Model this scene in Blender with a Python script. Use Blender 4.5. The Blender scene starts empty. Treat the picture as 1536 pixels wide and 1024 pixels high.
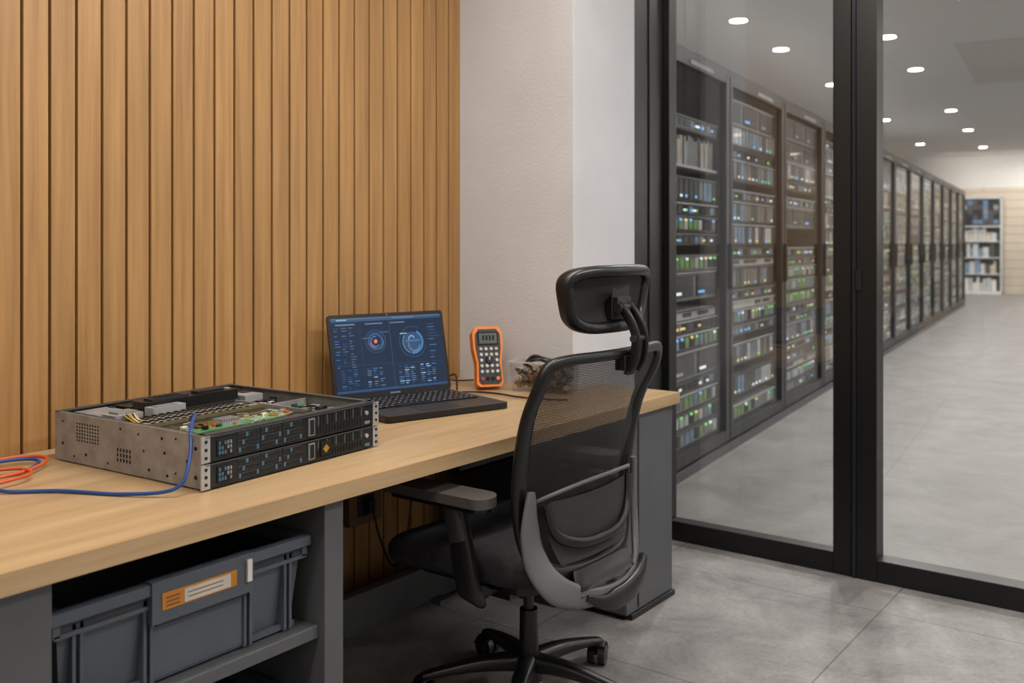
import bpy, math, random
from mathutils import Vector, Matrix
random.seed(7)
COL = bpy.context.scene.collection
bpy.context.scene.view_settings.view_transform = 'Standard'

# ------------------------------------------------------------------ materials
def lin(c):
    out = []
    for v in c:
        v = v / 255.0
        out.append(v / 12.92 if v <= 0.04045 else ((v + 0.055) / 1.055) ** 2.4)
    return (out[0], out[1], out[2], 1.0)

def newmat(name):
    m = bpy.data.materials.new(name)
    m.use_nodes = True
    nt = m.node_tree
    return m, nt, nt.nodes["Principled BSDF"]

def mat(name, c, rough=0.5, metal=0.0, var=0.08, nscale=12.0, stretch=(1, 1, 1), bump=0.0,
        bscale=None, emit=None, estr=0.0, spec=0.5, alpha=None, coat=0.0):
    m, nt, p = newmat(name)
    N, L = nt.nodes, nt.links
    tc = N.new("ShaderNodeTexCoord")
    mp = N.new("ShaderNodeMapping"); mp.inputs["Scale"].default_value = stretch
    L.new(tc.outputs["Object"], mp.inputs["Vector"])
    nz = N.new("ShaderNodeTexNoise"); nz.inputs["Scale"].default_value = nscale
    nz.inputs["Detail"].default_value = 5
    L.new(mp.outputs["Vector"], nz.inputs["Vector"])
    cr = N.new("ShaderNodeValToRGB")
    base = lin(c)
    cr.color_ramp.elements[0].position = 0.3
    cr.color_ramp.elements[1].position = 0.7
    cr.color_ramp.elements[0].color = tuple(max(0, x * (1 - var)) for x in base[:3]) + (1,)
    cr.color_ramp.elements[1].color = tuple(min(1, x * (1 + var)) for x in base[:3]) + (1,)
    L.new(nz.outputs["Fac"], cr.inputs["Fac"])
    L.new(cr.outputs["Color"], p.inputs["Base Color"])
    p.inputs["Roughness"].default_value = rough
    p.inputs["Metallic"].default_value = metal
    p.inputs["Specular IOR Level"].default_value = spec
    p.inputs["Coat Weight"].default_value = coat
    if bump:
        bn = N.new("ShaderNodeTexNoise"); bn.inputs["Scale"].default_value = bscale or nscale * 3
        bn.inputs["Detail"].default_value = 6
        L.new(mp.outputs["Vector"], bn.inputs["Vector"])
        b = N.new("ShaderNodeBump"); b.inputs["Strength"].default_value = bump
        b.inputs["Distance"].default_value = 0.004
        L.new(bn.outputs["Fac"], b.inputs["Height"])
        L.new(b.outputs["Normal"], p.inputs["Normal"])
    if emit is not None:
        p.inputs["Emission Color"].default_value = lin(emit)
        p.inputs["Emission Strength"].default_value = estr
    if alpha is not None:
        p.inputs["Alpha"].default_value = alpha
    return m

def wood(name, c_dark, c_light, stretch, rough=0.45, slat=None, soff=0.0):
    m, nt, p = newmat(name)
    N, L = nt.nodes, nt.links
    tc = N.new("ShaderNodeTexCoord")
    mp = N.new("ShaderNodeMapping"); mp.inputs["Scale"].default_value = stretch
    L.new(tc.outputs["Object"], mp.inputs["Vector"])
    vec = mp.outputs["Vector"]
    if slat:
        sx = N.new("ShaderNodeSeparateXYZ"); L.new(tc.outputs["Object"], sx.inputs[0])
        ao = N.new("ShaderNodeMath"); ao.operation = 'ADD'; ao.inputs[1].default_value = soff
        L.new(sx.outputs["Y"], ao.inputs[0])
        dv = N.new("ShaderNodeMath"); dv.operation = 'DIVIDE'; dv.inputs[1].default_value = slat
        L.new(ao.outputs[0], dv.inputs[0])
        fl = N.new("ShaderNodeMath"); fl.operation = 'FLOOR'; L.new(dv.outputs[0], fl.inputs[0])
        wn = N.new("ShaderNodeTexWhiteNoise"); wn.noise_dimensions = '1D'
        L.new(fl.outputs[0], wn.inputs["W"])
        ad = N.new("ShaderNodeVectorMath"); ad.operation = 'ADD'
        sc = N.new("ShaderNodeVectorMath"); sc.operation = 'SCALE'; sc.inputs["Scale"].default_value = 40
        L.new(wn.outputs["Color"], sc.inputs[0])
        L.new(mp.outputs["Vector"], ad.inputs[0]); L.new(sc.outputs[0], ad.inputs[1])
        vec = ad.outputs[0]
    n1 = N.new("ShaderNodeTexNoise"); n1.inputs["Scale"].default_value = 1.0
    n1.inputs["Detail"].default_value = 8; n1.inputs["Roughness"].default_value = 0.62
    n1.inputs["Distortion"].default_value = 0.3
    L.new(vec, n1.inputs["Vector"])
    cr = N.new("ShaderNodeValToRGB")
    cr.color_ramp.elements[0].position = 0.28; cr.color_ramp.elements[0].color = lin(c_dark)
    cr.color_ramp.elements[1].position = 0.72; cr.color_ramp.elements[1].color = lin(c_light)
    L.new(n1.outputs["Fac"], cr.inputs["Fac"])
    colout = cr.outputs["Color"]
    if slat:
        hv = N.new("ShaderNodeHueSaturation")
        mr = N.new("ShaderNodeMapRange"); mr.inputs["To Min"].default_value = 0.95; mr.inputs["To Max"].default_value = 1.05
        L.new(wn.outputs["Value"], mr.inputs["Value"]); L.new(mr.outputs[0], hv.inputs["Value"])
        L.new(colout, hv.inputs["Color"]); colout = hv.outputs["Color"]
    L.new(colout, p.inputs["Base Color"])
    p.inputs["Roughness"].default_value = rough
    b = N.new("ShaderNodeBump"); b.inputs["Strength"].default_value = 0.12; b.inputs["Distance"].default_value = 0.002
    L.new(n1.outputs["Fac"], b.inputs["Height"]); L.new(b.outputs["Normal"], p.inputs["Normal"])
    return m

def tiled(name, c1, c2, cm, w, h, rot=0.0, mortar=0.003, rough=0.45, offset=0.0, loc=(0, 0, 0), plane='XY', mottle=2.2, bmp=0.05, amp=(.88, 1.08)):
    m, nt, p = newmat(name)
    N, L = nt.nodes, nt.links
    tc = N.new("ShaderNodeTexCoord")
    mp = N.new("ShaderNodeMapping")
    mp.inputs["Rotation"].default_value = (0, 0, rot) if plane == 'XY' else (math.radians(90), 0, 0)
    mp.inputs["Location"].default_value = loc
    L.new(tc.outputs["Object"], mp.inputs["Vector"])
    br = N.new("ShaderNodeTexBrick"); br.offset = offset
    br.inputs["Scale"].default_value = 1.0
    br.inputs["Brick Width"].default_value = w; br.inputs["Row Height"].default_value = h
    br.inputs["Mortar Size"].default_value = mortar; br.inputs["Mortar Smooth"].default_value = 0.3
    br.inputs["Color1"].default_value = (1, 1, 1, 1); br.inputs["Color2"].default_value = (0.95, 0.95, 0.95, 1)
    br.inputs["Mortar"].default_value = lin(cm)
    L.new(mp.outputs["Vector"], br.inputs["Vector"])
    n1 = N.new("ShaderNodeTexNoise"); n1.inputs["Scale"].default_value = mottle
    n1.inputs["Detail"].default_value = 10; n1.inputs["Roughness"].default_value = 0.72; n1.inputs["Distortion"].default_value = 0.4
    L.new(tc.outputs["Object"], n1.inputs["Vector"])
    cr = N.new("ShaderNodeValToRGB")
    cr.color_ramp.elements[0].position = 0.36; cr.color_ramp.elements[0].color = lin(c1)
    cr.color_ramp.elements[1].position = 0.64; cr.color_ramp.elements[1].color = lin(c2)
    L.new(n1.outputs["Fac"], cr.inputs["Fac"])
    n2 = N.new("ShaderNodeTexNoise"); n2.inputs["Scale"].default_value = mottle * 18
    n2.inputs["Detail"].default_value = 8; n2.inputs["Roughness"].default_value = 0.75
    L.new(tc.outputs["Object"], n2.inputs["Vector"])
    mr = N.new("ShaderNodeMapRange"); mr.inputs["From Min"].default_value = .35; mr.inputs["From Max"].default_value = .65
    mr.inputs["To Min"].default_value = amp[0]; mr.inputs["To Max"].default_value = amp[1]
    L.new(n2.outputs["Fac"], mr.inputs["Value"])
    m2 = N.new("ShaderNodeVectorMath"); m2.operation = 'SCALE'
    L.new(cr.outputs["Color"], m2.inputs[0]); L.new(mr.outputs[0], m2.inputs["Scale"])
    mx = N.new("ShaderNodeMix"); mx.data_type = 'RGBA'; mx.blend_type = 'MULTIPLY'; mx.inputs["Factor"].default_value = 1.0
    L.new(m2.outputs[0], mx.inputs["A"]); L.new(br.outputs["Color"], mx.inputs["B"])
    L.new(mx.outputs["Result"], p.inputs["Base Color"])
    p.inputs["Roughness"].default_value = rough
    b = N.new("ShaderNodeBump"); b.inputs["Strength"].default_value = bmp; b.inputs["Distance"].default_value = 0.003
    L.new(n2.outputs["Fac"], b.inputs["Height"]); L.new(b.outputs["Normal"], p.inputs["Normal"])
    return m

def glassmat(name, tint=(1, 1, 1, 1), base=0.04, graze=0.5, rough=0.0):
    m = bpy.data.materials.new(name); m.use_nodes = True
    nt = m.node_tree; N, L = nt.nodes, nt.links
    N.clear()
    out = N.new("ShaderNodeOutputMaterial")
    tr = N.new("ShaderNodeBsdfTransparent"); tr.inputs[0].default_value = tint
    gl = N.new("ShaderNodeBsdfGlossy"); gl.inputs["Roughness"].default_value = rough
    lw = N.new("ShaderNodeLayerWeight"); lw.inputs["Blend"].default_value = 0.5
    pw = N.new("ShaderNodeMath"); pw.operation = 'POWER'; pw.inputs[1].default_value = 4.0
    L.new(lw.outputs["Facing"], pw.inputs[0])
    ma = N.new("ShaderNodeMath"); ma.operation = 'MULTIPLY_ADD'; ma.inputs[1].default_value = graze; ma.inputs[2].default_value = base
    L.new(pw.outputs[0], ma.inputs[0])
    mx = N.new("ShaderNodeMixShader")
    L.new(ma.outputs[0], mx.inputs[0]); L.new(tr.outputs[0], mx.inputs[1]); L.new(gl.outputs[0], mx.inputs[2])
    L.new(mx.outputs[0], out.inputs["Surface"])
    return m

def meshfabric(name, c, pitch=0.0042, hole=0.45):
    """woven net: real see-through holes on a regular procedural grid in the Y/Z plane"""
    m, nt, p = newmat(name)
    N, L = nt.nodes, nt.links
    p.inputs["Base Color"].default_value = lin(c); p.inputs["Roughness"].default_value = 0.6
    tc = N.new("ShaderNodeTexCoord"); sx = N.new("ShaderNodeSeparateXYZ")
    L.new(tc.outputs["Object"], sx.inputs[0])
    outs = []
    for ax in ("Y", "Z"):
        mu = N.new("ShaderNodeMath"); mu.operation = 'MULTIPLY'; mu.inputs[1].default_value = math.pi / pitch
        L.new(sx.outputs[ax], mu.inputs[0])
        si = N.new("ShaderNodeMath"); si.operation = 'SINE'; L.new(mu.outputs[0], si.inputs[0])
        ab = N.new("ShaderNodeMath"); ab.operation = 'ABSOLUTE'; L.new(si.outputs[0], ab.inputs[0])
        outs.append(ab)
    ml = N.new("ShaderNodeMath"); ml.operation = 'MULTIPLY'
    L.new(outs[0].outputs[0], ml.inputs[0]); L.new(outs[1].outputs[0], ml.inputs[1])
    gt = N.new("ShaderNodeMath"); gt.operation = 'LESS_THAN'; gt.inputs[1].default_value = hole
    L.new(ml.outputs[0], gt.inputs[0])
    L.new(gt.outputs[0], p.inputs["Alpha"])
    return m

M = {}
PITCH = 0.0748
M['slat'] = wood('slat_oak', (142, 104, 60), (182, 140, 88), (34, 34, 1.2), slat=PITCH, soff=-3.037 % PITCH)
M['slatback'] = mat('slat_backing', (40, 24, 12), 0.8)
M['desk'] = wood('desk_oak', (168, 138, 100), (198, 169, 130), (24, 1.3, 24), rough=0.34)
M['plaster'] = mat('white_plaster', (204, 204, 208), 0.9, var=0.035, nscale=4, bump=0.25, bscale=120)
M['ceil'] = mat('ceiling_paint', (220, 220, 219), 0.9, var=0.02)
M['wallgrey'] = mat('wall_paint', (208, 206, 203), 0.9, var=0.03)
M['floor'] = tiled('floor_stone_tile', (108, 105, 104), (148, 145, 143), (178, 175, 173), 0.9, 0.9, loc=(0.3, 0.1, 0), rough=0.48, mottle=3.4, amp=(.80, 1.12))
M['floor2'] = tiled('floor_stone_tile_hall', (104, 101, 99), (130, 127, 125), (180, 177, 175), 0.9, 0.9, rot=-math.radians(6.9), rough=0.42, loc=(0.2, 0, 0), mottle=2.6, amp=(.86, 1.1))
M['brick'] = tiled('beige_wall_tile', (190, 177, 160), (200, 188, 172), (205, 198, 190), 2.4, 0.22, mortar=0.012, offset=0.5, plane='XZ', rough=0.6)
M['blackmetal'] = mat('black_powdercoat', (11, 11, 12), 0.38, 0.1, var=0.05)
M['frameedge'] = mat('dark_anodised', (40, 43, 50), 0.3, 0.5, var=0.05)
M['rackframe'] = mat('rack_steel', (38, 39, 41), 0.42, 0.1, var=0.06)
M['rackedge'] = mat('rack_edge', (78, 80, 83), 0.42, 0.2, var=0.06)
M['glass'] = glassmat('clear_glass', (0.96, 0.97, 0.97, 1), 0.10, 0.45)
M['rackglass'] = glassmat('rack_glass', (0.95, 0.96, 0.96, 1), 0.08, 0.4, 0.04)
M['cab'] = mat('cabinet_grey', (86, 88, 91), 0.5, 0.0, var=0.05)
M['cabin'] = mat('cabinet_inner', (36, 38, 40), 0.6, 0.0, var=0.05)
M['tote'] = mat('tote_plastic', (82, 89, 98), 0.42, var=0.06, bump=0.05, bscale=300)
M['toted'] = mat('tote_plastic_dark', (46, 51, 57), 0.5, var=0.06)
M['orange'] = mat('label_orange', (202, 128, 40), 0.5)
M['paper'] = mat('label_paper', (208, 202, 190), 0.6)
M['blackpl'] = mat('black_plastic', (19, 19, 20), 0.36, var=0.08)
M['darkpl'] = mat('dark_plastic', (42, 42, 44), 0.45, var=0.08)
M['deck'] = mat('laptop_deck', (58, 55, 54), 0.38, 0.2, var=0.06)
M['key'] = mat('laptop_key', (20, 20, 22), 0.45, var=0.06)
M['keyl'] = mat('key_legend', (150, 150, 152), 0.5)
M['chairgrey'] = mat('chair_grey_plastic', (98, 98, 99), 0.42, 0.1, var=0.05)
M['fabric'] = mat('seat_fabric', (47, 47, 49), 0.95, var=0.2, nscale=60, bump=0.6, bscale=700, spec=.2)
M['armpad'] = mat('armrest_pad', (74, 69, 67), 0.42, var=0.06)
M['net'] = meshfabric('chair_mesh', (26, 25, 25), 0.0045, 0.70)
M['net2'] = meshfabric('chair_mesh_dense', (48, 48, 49), 0.0040, 0.80)
M['padfill'] = mat('headrest_mesh', (24, 24, 25), 0.7, var=0.1, nscale=100, bump=0.5, bscale=500)
M['zinc'] = mat('zinc_steel', (146, 145, 144), 0.42, 0.15, var=0.22, nscale=26)
M['zincd'] = mat('zinc_steel_dark', (84, 84, 84), 0.45, 0.15, var=0.16, nscale=22)
M['steel'] = mat('bright_steel', (176, 176, 176), 0.32, 0.3, var=0.1)
M['bezel'] = mat('server_bezel', (32, 36, 42), 0.4, 0.3, var=0.1)
M['rim'] = mat('server_rim', (66, 69, 74), 0.4, 0.2, var=0.1)
M['hole'] = mat('hole_black', (5, 5, 5), 0.8)
M['pcb'] = mat('pcb_green', (78, 132, 88), 0.4, var=0.3, nscale=60)
M['pcb2'] = mat('pcb_pale', (132, 156, 122), 0.4, var=0.3, nscale=60)
M['pcbdk'] = mat('pcb_dark', (26, 56, 42), 0.45, var=0.3, nscale=60)
M['gold'] = mat('gold_contact', (190, 150, 70), 0.3, 0.6)
M['brass'] = mat('brass_dull', (124, 108, 76), 0.4, 0.4)
M['alu'] = mat('aluminium_fin', (176, 178, 180), 0.3, 0.4)
M['white'] = mat('white_plastic', (226, 224, 218), 0.5)
M['portbl'] = mat('port_blue', (64, 104, 130), 0.4)
M['cabblue'] = mat('cable_blue', (28, 70, 138), 0.4)
M['caborg'] = mat('cable_orange', (208, 88, 46), 0.4)
M['cabyel'] = mat('cable_yellow', (214, 166, 50), 0.4)
M['red'] = mat('red_plastic', (176, 40, 34), 0.4)
M['mmorange'] = mat('meter_orange', (228, 130, 46), 0.45)
M['lcd'] = mat('meter_lcd', (84, 90, 84), 0.25)
M['clearpl'] = glassmat('clear_plastic', (0.93, 0.93, 0.93, 1), 0.10, 0.35, 0.15)
M['tubrim'] = mat('tub_rim', (206, 203, 198), 0.35, alpha=.7)
M['screen'] = mat('laptop_screen', (8, 12, 20), 0.25, emit=(18, 38, 64), estr=1.0, var=0.3, nscale=8)
def em(name, c, s): return mat(name, c, 0.4, emit=c, estr=s, var=0.0)
M['ui1'] = em('ui_blue', (46, 92, 138), .85)
M['ui2'] = em('ui_pale', (116, 152, 182), .85)
M['ui3'] = em('ui_orange', (176, 92, 64), .8)
M['ui4'] = em('ui_deep', (22, 54, 90), .85)
M['ui5'] = em('ui_grey', (72, 92, 116), .8)
M['ledg'] = em('led_green', (110, 200, 100), 1.1)
M['ledb'] = em('led_blue', (110, 165, 225), 1.1)
M['leda'] = em('led_amber', (225, 195, 120), 1.0)
M['ledw'] = em('led_white', (215, 225, 235), 1.1)
M['lampface'] = em('lamp_lens', (255, 246, 232), 12.0)
M['u_dk'] = mat('unit_dark', (70, 72, 74), 0.5, 0.1, var=0.2)
M['u_md'] = mat('unit_mid', (128, 130, 131), 0.5, 0.1, var=0.2)
M['u_lt'] = mat('unit_light', (194, 196, 197), 0.45, 0.1, var=0.15)
M['u_gn'] = mat('unit_green', (118, 158, 92), 0.5, var=0.3)
M['u_bl'] = mat('unit_blue', (116, 142, 168), 0.5, var=0.3)
M['u_pp'] = mat('unit_paper', (194, 184, 166), 0.7, var=0.2)
M['brownbox'] = mat('outlet_brown', (110, 78, 46), 0.55)

# ------------------------------------------------------------------ mesh builder
class B:
    def __init__(s, T=None):
        s.v, s.f, s.mi, s.sm, s.mats = [], [], [], [], []
        s.T = T or Matrix.Identity(4)
    def _m(s, key):
        m = M[key]
        if m not in s.mats: s.mats.append(m)
        return s.mats.index(m)
    def add(s, verts, faces, key, smooth=False, X=None):
        o = len(s.v); k = s._m(key)
        for p in verts:
            p = Vector(p)
            if X is not None: p = X @ p
            s.v.append(s.T @ p)
        for f in faces:
            s.f.append([i + o for i in f]); s.mi.append(k); s.sm.append(smooth)
    def box(s, a, b, key, X=None):
        x0, y0, z0 = a; x1, y1, z1 = b
        if x0 > x1: x0, x1 = x1, x0
        if y0 > y1: y0, y1 = y1, y0
        if z0 > z1: z0, z1 = z1, z0
        vs = [(x0, y0, z0), (x1, y0, z0), (x1, y1, z0), (x0, y1, z0), (x0, y0, z1), (x1, y0, z1), (x1, y1, z1), (x0, y1, z1)]
        fs = [(0, 3, 2, 1), (4, 5, 6, 7), (0, 1, 5, 4), (1, 2, 6, 5), (2, 3, 7, 6), (3, 0, 4, 7)]
        s.add(vs, fs, key, False, X)
    def quad(s, pts, key, X=None):
        s.add(pts, [tuple(range(len(pts)))], key, False, X)
    def cyl(s, p0, p1, r0, r1, key, n=20, X=None, smooth=True):
        p0, p1 = Vector(p0), Vector(p1); d = (p1 - p0).normalized()
        a = d.orthogonal().normalized(); b = d.cross(a)
        vs = []
        for p, r in ((p0, r0), (p1, r1)):
            for i in range(n):
                t = 2 * math.pi * i / n
                vs.append(p + a * (r * math.cos(t)) + b * (r * math.sin(t)))
        s.add(vs, [(i, (i + 1) % n, n + (i + 1) % n, n + i) for i in range(n)], key, smooth, X)
        s.add(vs, [tuple(range(n))[::-1], tuple(range(n, 2 * n))], key, False, X)
    def ring(s, c, nrm, r0, r1, key, n=32, X=None, a0=0, a1=2 * math.pi):
        c = Vector(c); d = Vector(nrm).normalized(); a = d.orthogonal().normalized(); b = d.cross(a)
        vs = []
        for i in range(n + 1):
            t = a0 + (a1 - a0) * i / n
            e = a * math.cos(t) + b * math.sin(t)
            vs += [c + e * r0, c + e * r1]
        s.add(vs, [(2 * i, 2 * i + 1, 2 * i + 3, 2 * i + 2) for i in range(n)], key, False, X)
    def prism(s, poly, z0, z1, key, X=None, smooth=False):
        n = len(poly)
        vs = [(x, y, z0) for x, y in poly] + [(x, y, z1) for x, y in poly]
        s.add(vs, [(i, (i + 1) % n, n + (i + 1) % n, n + i) for i in range(n)], key, smooth, X)
        s.add(vs, [tuple(range(n))[::-1], tuple(range(n, 2 * n))], key, False, X)
    def sweep(s, pts, wa, wb, key, ref=None, n=12, closed=False, sub=6, X=None, power=1.0, res=True):
        P = [Vector(p) for p in pts]; cnt = len(P)
        fa = wa if isinstance(wa, (list, tuple)) else [wa] * cnt
        fb = wb if isinstance(wb, (list, tuple)) else [wb] * cnt
        Q, A, Bb = [], [], []
        def g(i): return P[i % cnt] if closed else P[max(0, min(cnt - 1, i))]
        segs = cnt if closed else cnt - 1
        for i in range(segs):
            p0, p1, p2, p3 = g(i - 1), g(i), g(i + 1), g(i + 2)
            for k in range(sub):
                t = k / sub
                q = 0.5 * ((2 * p1) + (p2 - p0) * t + (2 * p0 - 5 * p1 + 4 * p2 - p3) * t * t + (-p0 + 3 * p1 - 3 * p2 + p3) * t ** 3)
                Q.append(q); A.append(fa[i] * (1 - t) + fa[(i + 1) % cnt] * t); Bb.append(fb[i] * (1 - t) + fb[(i + 1) % cnt] * t)
        if not closed:
            Q.append(P[-1]); A.append(fa[-1]); Bb.append(fb[-1])
        m = len(Q); vs = []
        nrm = None
        for i in range(m):
            if closed: T = (Q[(i + 1) % m] - Q[i - 1]).normalized()
            else: T = (Q[min(m - 1, i + 1)] - Q[max(0, i - 1)]).normalized()
            if ref is not None:
                rr = Vector(ref)
                S = rr.cross(T)
                if S.length < 1e-4: S = T.orthogonal()
                S.normalize(); nn = T.cross(S)
            else:
                if nrm is None: nrm = T.orthogonal().normalized()
                nrm = (nrm - T * nrm.dot(T)).normalized(); nn = nrm; S = nn.cross(T)
            for k in range(n):
                t = 2 * math.pi * k / n
                c, sn = math.cos(t), math.sin(t)
                c = math.copysign(abs(c) ** power, c); sn = math.copysign(abs(sn) ** power, sn)
                vs.append(Q[i] + S * (A[i] * c) + nn * (Bb[i] * sn))
        fs = []
        for i in range(m if closed else m - 1):
            j = (i + 1) % m
            for k in range(n):
                fs.append((i * n + k, i * n + (k + 1) % n, j * n + (k + 1) % n, j * n + k))
        s.add(vs, fs, key, True, X)
        if not closed:
            s.add(vs, [tuple(range(n))[::-1], tuple(range((m - 1) * n, m * n))], key, False, X)
    def grid(s, fn, nu, nv, key, X=None, smooth=True):
        vs = [fn(i / nu, j / nv) for j in range(nv + 1) for i in range(nu + 1)]
        fs = [(j * (nu + 1) + i, j * (nu + 1) + i + 1, (j + 1) * (nu + 1) + i + 1, (j + 1) * (nu + 1) + i) for j in range(nv) for i in range(nu)]
        s.add(vs, fs, key, smooth, X)
    def mesh(s, name):
        me = bpy.data.meshes.new(name)
        me.from_pydata([tuple(p) for p in s.v], [], s.f)
        for m in s.mats: me.materials.append(m)
        me.polygons.foreach_set("material_index", s.mi)
        me.polygons.foreach_set("use_smooth", s.sm)
        me.update()
        return me
    def obj(s, name, bevel=0.0, seg=2, parent=None, ang=35):
        ob = bpy.data.objects.new(name, s.mesh(name)); COL.objects.link(ob)
        if bevel:
            md = ob.modifiers.new("Bevel", 'BEVEL'); md.width = bevel; md.segments = seg
            md.limit_method = 'ANGLE'; md.angle_limit = math.radians(ang); md.harden_normals = False
        if parent: ob.parent = parent
        return ob

def rrect(cx, cy, hx, hy, r, n=6):
    out = []
    for qx, qy, a0 in ((1, 1, 0), (-1, 1, 90), (-1, -1, 180), (1, -1, 270)):
        for i in range(n + 1):
            a = math.radians(a0 + 90 * i / n)
            out.append((cx + qx * (hx - r) + r * math.cos(a), cy + qy * (hy - r) + r * math.sin(a)))
    return out

def frame(origin, xdir, ydir):
    x = Vector((xdir[0], xdir[1], 0)).normalized(); y = Vector((ydir[0], ydir[1], 0)).normalized()
    m = Matrix.Identity(4)
    for i in range(3):
        m[i][0] = x[i]; m[i][1] = y[i]; m[i][3] = origin[i]
    m[2][2] = 1
    return m

# ------------------------------------------------------------------ room shell
WX = -0.05          # slat wall surface
b = B()
b.box((WX - 0.15, -2.6, 0), (WX - 0.018, 3.037, 3.0), 'slatback')
y = 3.037
while y > -2.5:
    b.box((WX - 0.020, y - PITCH + 0.0078, 0.0), (WX, y, 3.0), 'slat')
    y -= PITCH
b.obj('wall_left', 0.0012, 1)

b = B()
b.box((WX - 0.15, 3.037, 0), (0.508, 3.50, 3.0), 'plaster')
b.box((WX - 0.15, 3.50, 0), (0.44, 3.87, 3.0), 'plaster')
b.obj('wall_column', 0.002)
b = B(); b.box((-5.0, 3.72, 0), (WX - 0.15, 3.87, 3.6), 'wallgrey'); b.obj('wall_partition')
b = B(); b.box((WX - 0.15, 3.72, 3.0), (11.5, 3.87, 3.6), 'wallgrey'); b.obj('wall_bulkhead')
b = B(); b.box((4.6, -2.6, 0), (4.75, 3.87, 3.0), 'wallgrey'); b.obj('wall_right')
b = B(); b.box((4.75, 3.72, 0), (11.5, 3.87, 3.0), 'wallgrey'); b.obj('wall_partition_right')
b = B(); b.box((WX - 0.15, -2.75, 0), (4.75, -2.6, 3.0), 'wallgrey'); b.obj('wall_back')
b = B(); b.box((WX - 0.15, -2.75, -0.1), (4.75, 3.835, 0), 'floor'); b.obj('floor')
b = B(); b.box((-8, 3.835, -0.1), (12.5, 31, 0), 'floor2'); b.obj('floor_hall')
b = B(); b.box((WX - 0.15, -2.75, 3.0), (4.75, 3.72, 3.1), 'ceil'); b.obj('ceiling')
b = B(); b.box((-8, 3.72, 3.6), (12.5, 31, 3.7), 'ceil')
b.obj('ceiling_hall')

# hall local frame (a = right of rack fronts, bb = along corridor)
P0 = Vector((-0.07, 5.65, 0)); V = Vector((-0.1204, 0.9927, 0)).normalized(); U = Vector((V.y, -V.x, 0))
HF = frame(P0, U, V)
b = B()
b.box((-5, 0, 0), (11, 0.15, 2.75), 'brick')
b.box((-5, 0, 2.75), (11, 0.15, 3.6), 'wallgrey')
o = b.obj('wall_far'); o.matrix_world = HF @ Matrix.Translation((0, 21.9, 0))
b = B(HF); b.box((-3.75, -1.6, 0), (-3.6, 22, 3.6), 'wallgrey'); b.obj('wall_hall_left')
b = B(HF); b.box((9.0, -2.8, 0), (9.15, 22, 3.6), 'wallgrey'); b.obj('wall_hall_right')
b = B(HF)
b.box((0.75, 6.2, 3.592), (2.6, 9.4, 3.599), 'wallgrey')
b.box((4.9, 4.0, 3.592), (6.9, 12.0, 3.599), 'wallgrey')
b.obj('ceiling_panel')

# glazing
def pane(name, x0, x1, z0, z1, fr=0.05, yc=3.835, d=0.035, bot=0.085, parts=None, mat_='blackmetal'):
    b = B()
    b.box((x0, yc - d, z0), (x0 + fr, yc + d, z1), mat_)
    b.box((x1 - fr, yc - d, z0), (x1, yc + d, z1), mat_)
    b.box((x0 + fr, yc - d, z0), (x1 - fr, yc + d, z0 + bot), mat_)
    b.box((x0 + fr, yc - d, z1 - 0.08), (x1 - fr, yc + d, z1), mat_)
    b.quad([(x0 + fr - .005, yc, z0 + bot - .005), (x1 - fr + .005, yc, z0 + bot - .005), (x1 - fr + .005, yc, z1 - 0.075), (x0 + fr - .005, yc, z1 - 0.075)], 'glass')
    if parts: parts(b)
    return b.obj(name, .002, 1)
def jamb(b):
    b.box((0.44, 3.505, 0.0), (0.485, 3.80, 3.0), 'blackmetal')
    b.box((0.485, 3.66, 0.0), (0.492, 3.672, 3.0), 'frameedge')
    b.box((1.236, 3.796, 0.09), (1.240, 3.80, 2.9), 'frameedge')
pane('window_1', 0.44, 1.305, 0, 3.0, fr=0.072, parts=jamb)
def doorparts(b):
    b.box((1.309, 3.790, 0), (1.324, 3.87, 3.0), 'frameedge')
    b.box((1.325, 3.785, 1.12), (1.345, 3.795, 1.20), 'frameedge')
pane('door_1', 1.325, 2.75, 0, 3.0, fr=0.078, yc=3.84, d=0.045, parts=doorparts)
pane('window_2', 2.76, 4.59, 0, 3.0, fr=0.07)

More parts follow.
